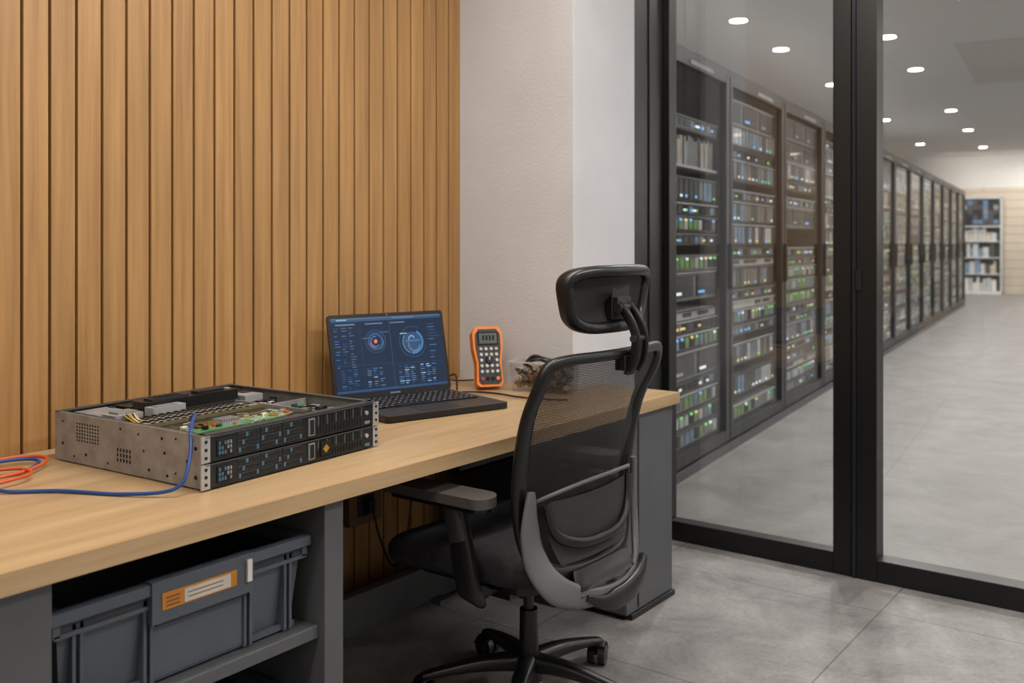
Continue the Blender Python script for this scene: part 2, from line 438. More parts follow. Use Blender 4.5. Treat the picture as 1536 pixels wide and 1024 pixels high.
# ------------------------------------------------------------------ server racks
RW, RD, RH = 1.345, 0.9, 2.40
def rackmesh(name, seed):
    rnd = random.Random(seed)
    b = B()
    st = 0.055
    b.box((0.0, 0, 0), (RW, RD, 0.07), 'rackframe')
    b.box((0.0, -.03, RH - 0.04), (RW, RD, RH), 'rackframe')
    b.box((0.0, 0.0, 0.07), (0.02, RD, RH - 0.05), 'rackframe')
    b.box((RW - 0.02, 0.0, 0.07), (RW, RD, RH - 0.05), 'rackframe')
    b.box((0.02, RD - 0.02, 0.07), (RW - 0.02, RD, RH - 0.05), 'rackframe')
    b.box((0.008, -0.04, 0.07), (st, 0.0, RH - 0.04), 'rackframe')
    b.box((RW - st - .02, -0.04, 0.07), (RW - 0.008, 0.0, RH - 0.04), 'rackframe')
    b.box((RW - st - .024, -0.043, 0.07), (RW - st - .012, -0.038, RH - 0.05), 'rackedge')
    b.box((st, -0.04, 0.07), (RW - st, 0, 0.14), 'rackframe')
    b.box((st, -0.04, RH - 0.10), (RW - st, 0, RH - 0.04), 'rackframe')
    b.box((0, -0.045, 0.0), (RW, 0, 0.055), 'rackedge')
    b.quad([(st, -0.02, 0.13), (RW - st, -0.02, 0.13), (RW - st, -0.02, RH - 0.09), (st, -0.02, RH - 0.09)], 'rackglass')
    b.box((RW - 0.06, -0.07, 1.02), (RW - 0.035, -0.04, 1.30), 'blackpl')
    b.box((RW * .45, -0.044, RH - 0.085), (RW * .75, -0.04, RH - 0.060), 'u_md')
    x0, x1 = 0.07, RW - 0.075
    z = 0.14
    shelves = 0
    while z < RH - 0.12:
        kind = rnd.choice(['srv', 'srv', 'drv', 'pat', 'pat', 'lite', 'tall', 'srv', 'gap', 'pat'])
        if z > RH * 0.62:
            kind = rnd.choice(['srv', 'shelf', 'gap', 'tall', 'srv', 'srv', 'drv', 'tall'])
            if kind == 'shelf':
                shelves += 1
                if shelves > 1: kind = 'srv'
        h = {'srv': 0.075, 'drv': 0.15, 'pat': 0.10, 'lite': 0.06, 'tall': 0.17, 'shelf': 0.22, 'gap': 0.05}[kind]
        if z + h > RH - 0.10: break
        yf = 0.020 + rnd.uniform(0, 0.015)
        if kind != 'gap': b.box((x0, yf - .012, z + h - .010), (x1, yf, z + h - .003), rnd.choice(['u_lt', 'u_lt', 'u_md', 'u_dk']))
        if kind == 'srv':
            b.box((x0, yf, z + .004), (x1, 0.6, z + h - .004), rnd.choice(['u_dk', 'u_md', 'u_dk']))
            for i in range(12):
                xx = x0 + 0.03 + i * (x1 - x0 - 0.06) / 12
                b.box((xx, yf - .004, z + .015), (xx + 0.07, yf, z + h - .02), rnd.choice(['hole', 'u_md', 'hole', 'u_dk', 'u_bl', 'u_dk']))
            for i in range(5):
                xx = rnd.uniform(x0 + .05, x1 - .08)
                b.box((xx, yf - .008, z + .025), (xx + 0.035, yf - .003, z + .038), rnd.choice(['ledg', 'ledb', 'leda', 'ledw']))
        elif kind == 'drv':
            b.box((x0, yf, z + .004), (x1, 0.6, z + h - .004), 'u_dk')
            n = 14
            for i in range(n):
                xx = x0 + 0.02 + i * (x1 - x0 - 0.04) / n
                b.box((xx, yf - .012, z + .02), (xx + (x1 - x0) / n * .8, yf, z + h - .02), rnd.choice(['u_md', 'u_dk', 'u_dk', 'u_md', 'u_bl', 'u_lt']))
                if rnd.random() < .4: b.box((xx + .01, yf - .016, z + .03), (xx + .04, yf - .011, z + .044), rnd.choice(['ledg', 'ledb', 'leda', 'ledw']))
        elif kind == 'pat':
            b.box((x0, yf, z + .004), (x1, 0.5, z + h - .004), rnd.choice(['u_md', 'u_dk']))
            n = 14
            for i in range(n):
                xx = x0 + 0.02 + i * (x1 - x0 - 0.04) / n
                b.box((xx, yf - .01, z + .02), (xx + .06, yf, z + h - .022), rnd.choice(['u_gn', 'u_lt', 'hole', 'u_gn', 'u_bl', 'u_lt', 'u_md', 'u_gn']))
                if rnd.random() < .4: b.box((xx + .005, yf - .014, z + h - .032), (xx + .04, yf - .006, z + h - .018), rnd.choice(['ledg', 'leda', 'ledw', 'ledb', 'ledg']))
        elif kind == 'lite':
            b.box((x0, yf, z + .004), (x1, 0.6, z + h - .004), 'u_lt')
            for i in range(4):
                xx = rnd.uniform(x0 + .05, x1 - .2)
                b.box((xx, yf - .004, z + .018), (xx + 0.14, yf, z + h - .018), 'u_dk')
        elif kind == 'tall':
            b.box((x0, yf, z + .004), (x1, 0.6, z + h - .004), 'u_md')
            for i in range(3):
                xx = x0 + .04 + i * (x1 - x0) / 3
                b.box((xx, yf - .008, z + .025), (xx + (x1 - x0) / 3 - .07, yf, z + h - .025), 'u_dk')
                b.box((xx + .02, yf - .014, z + .04), (xx + .12, yf - .007, z + .055), rnd.choice(['u_lt', 'ledw', 'ledb']))
        elif kind == 'shelf':
            b.box((x0, yf, z), (x1, 0.6, z + .015), 'u_lt')
            xx = x0 + .02
            while xx < x1 - .06:
                w = rnd.uniform(.02, .05)
                b.box((xx, yf + .01, z + .016), (xx + w * .9, .45, z + rnd.uniform(.15, .2)), rnd.choice(['u_pp', 'u_md', 'u_md', 'u_dk', 'u_md', 'u_bl']))
                xx += w
        z += h
    return b.mesh(name)
RF = lambda k: frame(P0 + V * (1.35 * k), V, -U)
rms = [rackmesh('rack_%d' % i, 10 + i) for i in range(5)]
for i, k in enumerate(range(-1, 12)):
    o = bpy.data.objects.new('server_rack', rms[(i * 3) % 5]); COL.objects.link(o)
    o.matrix_world = RF(k)

# far bookshelf against end wall
b = B()
b.box((-0.9, -0.4, 0), (0.45, 0, 0.05), 'white'); b.box((-0.9, -0.4, 2.45), (0.45, 0, 2.5), 'u_lt')
b.box((-0.9, -0.4, 0), (-0.86, 0, 2.5), 'u_lt'); b.box((0.41, -0.4, 0), (0.45, 0, 2.5), 'u_lt'); b.box((-0.9, -0.02, 0), (0.45, 0, 2.5), 'u_md')
rnd = random.Random(3)
pal = {0.05: ['white', 'u_lt', 'u_lt'], 0.50: ['u_lt', 'u_bl', 'u_dk', 'u_pp'], 0.92: ['u_bl', 'u_dk', 'u_lt', 'u_dk'], 1.34: ['u_pp', 'u_lt', 'u_lt', 'u_pp']}
for z in (0.05, 0.50, .92, 1.34):
    b.box((-0.86, -0.38, z), (0.41, 0, z + .03), 'u_lt')
    x = -0.84
    while x < 0.27:
        w = rnd.uniform(.05, .14)
        b.box((x, -0.34, z + .03), (x + w * .9, -0.05, z + rnd.uniform(.24, .38)), rnd.choice(pal[z]))
        x += w
b.box((-0.86, -0.40, 1.72), (0.41, -.02, 1.76), 'u_lt')
b.box((-0.84, -0.39, 1.78), (0.39, -.33, 2.43), 'bezel')
for i in range(10):
    for j in range(5):
        b.box((-0.82 + i * .12, -.393, 1.80 + j * .125), (-0.71 + i * .12, -.388, 1.915 + j * .125), rnd.choice(['u_dk', 'u_dk', 'bezel', 'u_md', 'u_dk', 'ui5', 'bezel']))
o = b.obj('bookshelf'); o.matrix_world = HF @ Matrix.Translation((0, 21.88, 0))

# downlights in the hall
def downlight(px, py, pz, power, r=0.09, col=(1, 0.96, 0.91)):
    b = B()
    b.ring((0, 0, -0.004), (0, 0, 1), r, r + 0.02, 'white', 28)
    b.cyl((0, 0, -0.004), (0, 0, 0.0), r + 0.02, r + 0.02, 'white', 28)
    b.cyl((0, 0, -0.009), (0, 0, -0.005), r, r, 'lampface', 28)
    o = b.obj('ceiling_downlight'); o.location = (px, py, pz - 0.001)
    ld = bpy.data.lights.new('lamp', 'AREA'); ld.shape = 'DISK'; ld.size = r * 1.8; ld.energy = power; ld.color = col; ld.spread = math.radians(165)
    lo = bpy.data.objects.new('lamp', ld); COL.objects.link(lo); lo.parent = o; lo.location = (0, 0, -0.012)
for a, bs in ((-1.05, (2.2, 3.8, 5.5, 8.4, 13.0, 18.0)), (0.15, (0.8, 3.2, 5.4, 7.7, 12.2, 15.5, 19.5)), (1.7, (0.4, 3.6, 7.0, 10.5, 14.5, 18.5, 20.8)), (4.2, (0.5, 4.5, 9.0, 14.0, 19.0))):
    for bb in bs:
        w = HF @ Vector((a, bb, 0))
        downlight(w.x, w.y, 3.6, 44 if 0 < a < 2 else 32)

# added out-of-sight strip and fill lights on the racks, to brighten the hall ceiling
b = B(HF)
b.box((-0.87, -1.2, 2.401), (-0.73, 16.0, 2.43), 'rackframe')
b.obj('added_fill_strip')
for k in range(4):
    ld = bpy.data.lights.new('added_ceiling_fill', 'AREA'); ld.shape = 'RECTANGLE'; ld.size = .12; ld.size_y = 3.9; ld.energy = 9; ld.color = (1, .97, .93)
    lo = bpy.data.objects.new('added_ceiling_fill', ld); COL.objects.link(lo)
    lo.matrix_world = HF @ Matrix.Translation((-0.80, 1.2 + 4.2 * k, 2.435)) @ Matrix.Rotation(math.pi - .5, 4, 'Y')
# added fill lights by the right hall wall, out of view, to lift the ceiling
for k in range(3):
    ld = bpy.data.lights.new('added_side_fill', 'AREA'); ld.shape = 'RECTANGLE'; ld.size = .15; ld.size_y = 4.0; ld.energy = 150; ld.color = (1, .98, .95)
    lo = bpy.data.objects.new('added_side_fill', ld); COL.objects.link(lo)
    lo.matrix_world = HF @ Matrix.Translation((8.8, 2 + 6 * k, 2.2)) @ Matrix.Rotation(math.pi + .6, 4, 'Y')
ld = bpy.data.lights.new('added_far_wall_fill', 'AREA'); ld.shape = 'RECTANGLE'; ld.size = 6; ld.size_y = .15; ld.energy = 60; ld.color = (1, .93, .84)  # added fill, brightens and warms the far wall
lo = bpy.data.objects.new('added_far_wall_fill', ld); COL.objects.link(lo)
lo.matrix_world = HF @ Matrix.Translation((2.0, 20.9, 3.58)) @ Matrix.Rotation(math.radians(25), 4, 'X')

# ------------------------------------------------------------------ desk
b = B()
DX = 0.85; T0, T1 = 0.71, 0.75
DW = WX + .002
poly = [(DW, -1.2), (DX, -1.2), (DX, 3.24), (0.511, 3.24), (0.511, 3.034), (DW, 3.034)]
b.prism(poly, T0, T1, 'desk')
FX = 0.83
b.box((0.0, 0.70, 0), (FX, 0.869, T0), 'cab')
b.box((0.0, 1.506, 0), (FX, 1.564, T0), 'cab')
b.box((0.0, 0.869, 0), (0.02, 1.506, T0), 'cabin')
b.box((0.02, 0.869, 0.393), (FX - 0.02, 1.506, 0.423), 'cab')
b.box((0.02, 0.869, 0.02), (FX - 0.02, 1.506, 0.05), 'cab')
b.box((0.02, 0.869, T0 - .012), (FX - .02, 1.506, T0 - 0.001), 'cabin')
b.box((0.0, -1.15, 0), (FX, -1.09, T0), 'cab')
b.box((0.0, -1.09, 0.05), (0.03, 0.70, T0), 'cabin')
b.box((0.03, -1.09, 0.393), (FX - 0.02, 0.70, 0.423), 'cab')
b.box((0.12, 1.564, 0.0), (0.16, 2.88, 0.13), 'cab')
b.box((0.56, 2.88, 0.02), (0.83, 3.215, T0), 'cab')
b.box((0.828, 2.955, 0.03), (0.834, 2.962, T0 - .01), 'cabin')
b.box((0.58, 2.90, 0.0), (0.84, 3.22, 0.02), 'blackpl')
b.box((0.56, 2.865, 0.50), (0.835, 2.878, 0.53), 'steel')
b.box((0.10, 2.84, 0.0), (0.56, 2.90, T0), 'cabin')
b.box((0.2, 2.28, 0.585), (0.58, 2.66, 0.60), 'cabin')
b.box((0.56, 2.28, 0.585), (0.58, 2.66, 0.64), 'blackpl')
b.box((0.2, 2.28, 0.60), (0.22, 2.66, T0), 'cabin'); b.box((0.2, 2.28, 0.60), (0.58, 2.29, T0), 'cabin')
b.box((0.575, 2.28, 0.635), (0.60, 2.66, 0.648), 'steel')
b.obj('desk', 0.0025, 2)

b = B()
b.box((WX, 2.36, 0.30), (WX + 0.06, 2.52, 0.43), 'brownbox'); b.box((WX + .06, 2.40, .33), (WX + .066, 2.48, .40), 'blackpl')
b.box((WX + .066, 2.43, .345), (WX + .09, 2.46, .385), 'blackpl')
b.obj('power_outlet', 0.004)
b = B(); b.sweep([(WX + .095, 2.445, .35), (WX + .10, 2.47, .25), (WX + .10, 2.54, .13), (WX + .09, 2.62, .2), (WX + .09, 2.66, .45), (WX + .1, 2.68, .70)], .004, .004, 'blackpl', n=8)
b.obj('power_cable')

# ------------------------------------------------------------------ storage totes
def tote(name, z0):
    h = 0.207
    b = B(Matrix.Translation((0.39, 0.885, z0)))
    Lx, Ly = 0.405, 0.61
    def ringpts(ins, z): return [(ins, ins, z), (Lx - ins, ins, z), (Lx - ins, Ly - ins, z), (ins, Ly - ins, z)]
    o0, o1 = ringpts(.035, 0.002), ringpts(.018, h - .03)
    i0, i1 = ringpts(.041, .008), ringpts(.024, h)
    vs = o0 + o1; b.add(vs, [(i, (i + 1) % 4, 4 + (i + 1) % 4, 4 + i) for i in range(4)] + [(3, 2, 1, 0)], 'tote')
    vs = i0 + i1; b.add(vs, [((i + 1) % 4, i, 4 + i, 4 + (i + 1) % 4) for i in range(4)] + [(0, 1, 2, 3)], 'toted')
    for a0, a1 in (((0, 0), (Lx, .026)), ((0, Ly - .026), (Lx, Ly)), ((0, .026), (.026, Ly - .026)), ((Lx - .026, .026), (Lx, Ly - .026))):
        b.box((a0[0], a0[1], h - .022), (a1[0], a1[1], h), 'tote')
    b.box((.006, .006, h - .046), (Lx - .006, .02, h - .022), 'tote'); b.box((.006, Ly - .02, h - .046), (Lx - .006, Ly - .006, h - .022), 'tote')
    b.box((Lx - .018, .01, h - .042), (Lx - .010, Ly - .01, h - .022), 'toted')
    b.box((Lx - .020, .008, h - .050), (Lx - .006, Ly - .008, h - .042), 'tote')
    for yy in (.045, .060, .19, .205, .43, .445, .540, .555):
        b.box((Lx - .036, yy, .006), (Lx - .010, yy + .007, h - .03), 'tote')
    b.box((Lx - .030, .035, .006), (Lx - .018, Ly - .035, .018), 'tote')
    b.box((Lx - .022, .20, h - .08), (Lx + .004, .445, h + .004), 'tote')
    b.box((Lx - .036, .215, .012), (Lx - .015, .43, h - .088), 'tote')
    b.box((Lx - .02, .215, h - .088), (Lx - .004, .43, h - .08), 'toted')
    b.box((Lx + .004, .222, h - .056), (Lx + .0055, .400, h - .022), 'orange')
    b.box((Lx + .0055, .272, h - .053), (Lx + .0062, .384, h - .026), 'paper')
    for i in range(2): b.box((Lx + .0062, .28, h - .036 - i * .009), (Lx + .0066, .365, h - .034 - i * .009), 'brownbox')
    for i in range(3): b.box((Lx + .0055, .23, h - .034 - i * .008), (Lx + .0060, .262, h - .031 - i * .008), 'brownbox')
    b.box((Lx + .004, .425, h - .055), (Lx + .010, .437, h - .008), 'white')
    for yy in (0, Ly - .004):
        b.box((.13, yy - .004, h - .075), (.28, yy + .008, h - .03), 'tote')
    b.obj(name, 0.004, 3)
tote('storage_tote', 0.4235); tote('storage_tote.001', 0.0505)

# ------------------------------------------------------------------ rack server on desk
th = math.radians(3.5)
SF = frame((0.668, 1.300, 0.7505), (-math.sin(th), math.cos(th)), (-math.cos(th), -math.sin(th))) @ Matrix.Diagonal((.925, 1, .93, 1))
b = B(SF)
W, D = 0.615, 0.585; H = 0.134; zb = .046
t = .003
b.box((0.0, .012, .003), (W, D, zb - .003), 'zinc')
b.box((t, .03, zb - .003), (W - t, D - t, zb - .001), 'zincd')
b.box((0, .012, zb - .003), (t, D, H), 'zinc'); b.box((W - t, .012, zb - .003), (W, D, H), 'zinc'); b.box((t, D - t, zb - .003), (W - t, D, H), 'zincd')
b.box((t, .012, zb - .003), (W - t, .030, H - .003), 'bezel')
b.box((t, .012, H - .003), (.014, D, H), 'rim'); b.box((W - .018, .012, H - .003), (W - t, D, H), 'rim')
b.box((0, D - .018, H - .003), (W, D, H + .001), 'rim'); b.box((0, .004, H - .003), (W, .028, H), 'rim')
b.box((.014, .012, H - .012), (.016, D - .02, H - .003), 'zincd')
for z0, z1 in ((.004, .064), (.068, H - .003)):
    b.box((.012, 0, z0), (W - .012, .012, z1), 'bezel')
    hz = z1 - z0
    for gx in (.10, .175, .25, ):
        for r_ in range(3):
            for c_ in range(6):
                xx = gx + c_ * .0115; zz = z0 + .007 + r_ * (hz * .29)
                b.box((xx, -.002, zz), (xx + .009, .001, zz + hz * .21), 'u_dk')
                b.box((xx + .001, -.0025, zz + .0012), (xx + .008, .0, zz + hz * .21 - .0012), 'hole' if (c_ * 7 + r_ * 3 + int(gx * 100)) % 5 else 'portbl')
    b.box((.034, -.003, z0 + .010), (.082, .001, z1 - .012), 'hole')
    for c_ in range(5):
        for r_ in range(3):
            if (c_ + r_) % 4 == 3: continue
            b.box((.038 + c_ * .0086, -.004, z0 + .014 + r_ * .0115), (.0435 + c_ * .0086, 0, z0 + .0225 + r_ * .0115), 'portbl' if c_ < 3 else 'u_md')
    for c_ in range(16):
        b.box((.375 + c_ * .0115, -.0015, z0 + .008), (.381 + c_ * .0115, .001, z0 + .026), 'hole')
        b.box((.375 + c_ * .0115, -.0015, z0 + .032), (.381 + c_ * .0115, .001, z1 - .006), 'hole' if c_ % 3 else 'u_dk')
    b.box((.34, -.004, z0 + .008), (.362, .001, z1 - .008), 'u_md'); b.box((.344, -.005, z0 + .012), (.358, .0, z1 - .012), 'hole')
    b.cyl((.572, -.004, z0 + hz * .6), (.572, 0, z0 + hz * .6), .006, .006, 'steel')
    b.box((.565, -.002, z0 + .006), (.585, 0, z0 + .014), 'portbl' if z0 < .02 else 'u_md')
    b.box((0, -.002, z1 - .003), (W, .002, z1 - .001), 'u_dk')
b.box((.385, -.006, .016), (.42, -.001, .052), 'hole')
b.quad([(.4025, -.0065, .022), (.415, -.0065, .034), (.4025, -.0065, .046), (.390, -.0065, .034)], 'gold')
for xa, xb in ((-.012, .014), (W - .014, W + .010)):
    for z0, z1 in ((.004, .064), (.068, H - .003)):
        b.box((xa, -.001, z0), (xb, .003, z1), 'steel')
        for zz in (z0 + .012, (z0 + z1) / 2, z1 - .012):
            b.cyl(((xa + xb) / 2, -.003, zz), ((xa + xb) / 2, .0, zz), .004, .004, 'hole', 10)
b.box((-.002, .004, .004), (0, .17, H - .001), 'zinc')
for (yy, zz, r_) in [(.03, .03, .005), (.03, .10, .005), (.06, .065, .004), (.10, .03, .003), (.10, .115, .003), (.14, .075, .004), (.05, .115, .003), (.13, .02, .004), (.15, .11, .004)]:
    b.cyl((-.0028, yy, zz), (-.001, yy, zz), r_, r_, 'hole', 12)
for (yy, zz, r_) in [(.20, .025, .004), (.24, .11, .003), (.31, .115, .003), (.45, .03, .004), (.55, .05, .004), (.55, .11, .003), (.22, .07, .003), (.36, .02, .003), (.50, .02, .003)]:
    b.cyl((-.0008, yy, zz), (.001, yy, zz), r_, r_, 'hole', 12)
for i in range(5):
    for j in range(3):
        b.box((-.0008, .27 + i * .012, .03 + j * .013), (.001, .275 + i * .012, .039 + j * .013), 'hole')
for i in range(9):
    for j in range(6):
        b.cyl((-.0008, .40 + i * .011, .065 + j * .009), (.001, .40 + i * .011, .065 + j * .009), .0026, .0026, 'hole', 8)
rr = random.Random(5)
def scatter(n, x0, x1, y0, y1, z, smin, smax, hmin, hmax, keys):
    for _ in range(n):
        w_, d_ = rr.uniform(smin, smax), rr.uniform(smin, smax)
        x_, y_ = rr.uniform(x0, x1 - w_), rr.uniform(y0, y1 - d_)
        b.box((x_, y_, z), (x_ + w_, y_ + d_, z + rr.uniform(hmin, hmax)), rr.choice(keys))
b.box((.02, .04, zb), (.60, .55, zb + .003), 'pcbdk')
scatter(150, .03, .59, .045, .54, zb + .003, .005, .026, .004, .03, ['blackpl', 'darkpl', 'zinc', 'hole', 'steel', 'pcbdk', 'darkpl', 'u_md', 'pcb2'])
scatter(60, .46, .59, .045, .54, zb + .003, .006, .03, .02, .070, ['blackpl', 'darkpl', 'zinc', 'bezel', 'steel', 'pcbdk', 'darkpl', 'rim', 'pcb2'])
scatter(45, .02, .59, .37, .56, zb + .003, .01, .04, .04, .082, ['blackpl', 'darkpl', 'zinc', 'bezel', 'rim', 'darkpl', 'steel', 'zincd'])
# elevated green card
GZ = H - .022
b.box((.025, .115, GZ), (.43, .225, GZ + .003), 'pcb')
b.box((.27, .12, GZ + .003), (.42, .22, GZ + .0045), 'pcb2')
scatter(64, .04, .42, .12, .22, GZ + .003, .004, .020, .002, .010, ['blackpl', 'white', 'gold', 'alu', 'steel', 'darkpl', 'pcbdk', 'caborg', 'pcb2'])
b.box((.03, .180, GZ + .003), (.38, .186, GZ + .012), 'brass'); b.box((.03, .192, GZ + .003), (.36, .197, GZ + .012), 'blackpl')
b.box((.025, .115, zb), (.031, .225, GZ), 'steel'); b.box((.424, .115, zb), (.43, .225, GZ), 'steel'); b.box((.2, .115, zb), (.206, .225, GZ), 'steel')
b.box((.17, .130, GZ + .003), (.23, .17, GZ + .012), 'alu')
for i in range(8): b.box((.172 + i * .0075, .131, GZ + .012), (.1745 + i * .0075, .169, GZ + .020), 'alu')
for i in range(6):
    y_ = .238 + i * .018
    b.box((.03, y_, zb), (.42 - .01 * i, y_ + .006, H - .014), 'blackpl' if i % 2 else 'zincd')
    b.box((.03, y_ - .001, H - .014), (.42 - .01 * i, y_ + .008, H - .004), ['brass', 'steel', 'darkpl', 'steel', 'brass', 'darkpl'][i])
    for c_ in range(14): b.box((.04 + c_ * .024, y_ + .001, H - .004), (.050 + c_ * .024, y_ + .006, H - .001), 'blackpl')
b.box((.15, .40, zb), (.48, .47, H - .012), 'darkpl')
b.prism(rrect(.315, .435, .165, .034, .014), H - .012, H + .018, 'blackpl')
b.prism(rrect(.24, .432, .065, .02, .008), H + .018, H + .024, 'darkpl'); b.prism(rrect(.385, .432, .05, .016, .006), H + .018, H + .025, 'bezel')
for i in range(6): b.box((.19 + i * .017, .416, H + .024), (.198 + i * .017, .448, H + .0255), 'hole')
b.cyl((.46, .435, H + .017), (.46, .435, H + .020), .010, .010, 'steel', 14)
b.prism(rrect(.09, .42, .045, .03, .008), zb, H - .002, 'steel'); b.box((.06, .40, H - .002), (.12, .44, H + .004), 'u_md')
b.prism(rrect(.19, .375, .055, .020, .006), zb, H + .010, 'steel'); b.box((.15, .36, H + .010), (.22, .385, H + .012), 'u_md')
b.box((.04, .46, zb), (.14, .56, H - .006), 'zinc'); b.box((.16, .49, zb), (.30, .56, H - .004), 'blackpl'); b.box((.32, .49, zb), (.46, .56, H - .010), 'zinc')
b.cyl((.23, .525, H - .004), (.23, .525, H - .001), .028, .028, 'darkpl')
b.box((.50, .40, zb), (.59, .55, H - .03), 'darkpl'); b.box((.51, .41, H - .03), (.58, .48, H - .010), 'steel')
b.box((.45, .04, zb), (.455, .39, H - .012), 'zinc'); b.box((.03, .092, zb), (.44, .096, H - .02), 'bezel'); b.box((.455, .25, zb), (.60, .254, H - .012), 'zinc')
b.box((.46, .12, zb + .045), (.59, .24, zb + .049), 'pcb2')
scatter(34, .465, .585, .125, .235, zb + .049, .005, .02, .004, .02, ['blackpl', 'u_lt', 'alu', 'darkpl', 'steel', 'pcb'])
b.box((.46, .27, zb), (.59, .38, zb + .04), 'bezel'); b.box((.47, .28, zb + .04), (.53, .33, zb + .060), 'darkpl')
scatter(30, .46, .59, .27, .38, zb + .04, .005, .02, .004, .03, ['blackpl', 'u_lt', 'alu', 'darkpl', 'steel'])
scatter(40, .26, .59, .04, .088, zb + .02, .005, .02, .01, .05, ['blackpl', 'u_lt', 'alu', 'darkpl', 'steel', 'darkpl'])
b.box((.05, .04, zb), (.20, .088, zb + .03), 'darkpl')
b.box((.33, .045, H - .03), (.41, .085, H - .014), 'alu')
for i in range(16):
    x_ = rr.uniform(.26, .56); y_ = rr.uniform(.05, .30)
    pts = [(x_, y_, zb + .03)]
    for k in range(3):
        pts.append((min(.585, max(.24, pts[-1][0] + rr.uniform(-.05, .05))), min(.40, max(.05, pts[-1][1] + rr.uniform(-.04, .05))), rr.uniform(zb + .03, H - .008)))
    b.sweep(pts, .0018, .0018, rr.choice(['u_lt', 'blackpl', 'u_md', 'blackpl', 'white', 'darkpl', 'blackpl']), n=6, sub=5)
b.sweep([(.25, .10, zb + .04), (.30, .075, H - .02), (.36, .07, H - .006), (.42, .08, H - .012), (.47, .11, H - .01), (.52, .16, zb + .05)], .004, .004, 'blackpl', n=8)
for i in range(7):
    b.sweep([(.03 + i * .005, .24, GZ), (.028 + i * .004, .30, H - .002), (.05 + i * .006, .36, H + .002), (.08 + i * .006, .40, H - .004)], .0018, .0018, ['cabyel', 'blackpl', 'cabyel', 'u_lt', 'blackpl', 'white', 'cabyel'][i], n=6)
b.obj('rack_server', 0.0008, 1)

def cable(name, pts, r, key):
    b = B(); b.sweep(pts, r, r, key, n=10, sub=10); return b.obj(name)
zt = .7555
cable('blue_patch_cable', [(.49, 1.385, .880), (.53, 1.37, .898), (.60, 1.31, .884), (.65, 1.272, .825), (.655, 1.235, .77), (.56, 1.17, zt), (.42, 1.10, zt), (.34, 1.03, zt), (.30, 1.0, zt + .006), (.33, .95, zt), (.38, .80, zt)], .0042, 'cabblue')
cable('blue_patch_cable.001', [(.14, .9, zt), (.16, 1.0, zt), (.18, 1.12, zt), (.13, 1.20, zt + .006), (.08, 1.18, zt + .01), (.06, 1.06, zt + .008), (.10, .92, zt), (.1, .8, zt)], .0042, 'cabblue')
cable('orange_patch_cable', [(.03, .8, zt), (.03, 1.0, zt + .006), (.06, 1.18, zt + .012), (.13, 1.22, zt + .012), (.20, 1.14, zt + .008), (.22, 1.0, zt + .006), (.22, .8, zt)], .0042, 'caborg')
cable('orange_patch_cable.001', [(.12, .85, zt), (.13, 1.02, zt + .008), (.18, 1.12, zt + .012), (.25, 1.12, zt + .01), (.28, 1.04, zt + .01), (.27, .9, zt)], .0042, 'caborg')

# ------------------------------------------------------------------ laptop
ph = math.radians(16)
LF = frame((0.428, 2.122, 0.7503), (math.sin(ph), math.cos(ph)), (-math.cos(ph), math.sin(ph)))
lap = bpy.data.objects.new('laptop', None); COL.objects.link(lap)
LW, LD = .466, .360
b = B(LF)
b.prism(rrect(LW / 2, LD / 2, LW / 2, LD / 2, .014), .003, .020, 'blackpl')
b.prism(rrect(LW / 2, LD / 2, LW / 2 - .001, LD / 2 - .001, .014), .020, .022, 'deck')
for fx in (.03, LW - .05):
    for fy in (.03, LD - .04): b.box((fx, fy, 0), (fx + .02, fy + .01, .003), 'hole')
b.box((.028, .135, .0218), (LW - .028, .328, .0223), 'hole')
kp = (LW - .062) / 18
for r_ in range(6):
    for c_ in range(18):
        if r_ == 0 and 4 <= c_ <= 9: continue
        kx = .031 + c_ * kp; ky = .138 + r_ * .0315
        b.box((kx, ky, .0222), (kx + kp - .003, ky + .027, .0265), 'key')
        b.box((kx + .004, ky + .012, .0265), (kx + .011, ky + .020, .0267), 'keyl')
b.box((.031 + 4 * kp, .138, .0222), (.031 + 10 * kp - .003, .165, .0265), 'key')
b.box((.15, .022, .0218), (.29, .115, .0224), 'darkpl')
b.box((.148, .020, .0216), (.292, .117, .0221), 'hole')
b.box((.06, LD - .022, .0218), (LW - .06, LD - .016, .0226), 'hole')
b.box((LW - .001, .10, .008), (LW + .0006, .16, .015), 'steel'); b.box((LW - .001, .2, .008), (LW + .0006, .22, .015), 'hole')
b.obj('laptop_base', 0.0012, 2, parent=lap)
lean = math.radians(13)
SFm = LF @ Matrix.Translation((0, LD - .006, .022)) @ Matrix.Rotation(math.radians(90) - lean, 4, 'X')
b = B(SFm)
SH = .292
b.prism(rrect(LW / 2, SH / 2, LW / 2, SH / 2, .012), -.004, .004, 'blackpl')
b.box((.012, .022, .004), (LW - .012, SH - .014, .0045), 'screen')
z1, z2 = .0047, .0051
def R(x0, y0, x1, y1, k, z=z1): b.quad([(x0, y0, z), (x1, y0, z), (x1, y1, z), (x0, y1, z)], k)
sx0, sx1, sy0, sy1 = .012, LW - .012, .022, SH - .014
R(sx0, sy1 - .012, sx1, sy1, 'ui4'); R(sx0 + .02, sy1 - .007, sx0 + .06, sy1 - .004, 'ui2', z2); R(sx0 + .24, sy1 - .007, sx0 + .33, sy1 - .004, 'ui5', z2)
R(sx0 + .0, sy1 - .003, sx1, sy1, 'ui5', z2)
R(sx0 + .015, sy1 - .024, sx0 + .09, sy1 - .019, 'ui5')
R(sx0 + .13, sy1 - .024, sx0 + .20, sy1 - .020, 'ui5'); R(sx0 + .23, sy1 - .024, sx0 + .29, sy1 - .020, 'ui5')
R(sx0, sy0, sx1, sy0 + .008, 'ui4'); R(sx0 + .225, sy0 + .01, sx0 + .2256, sy1 - .012, 'ui1')
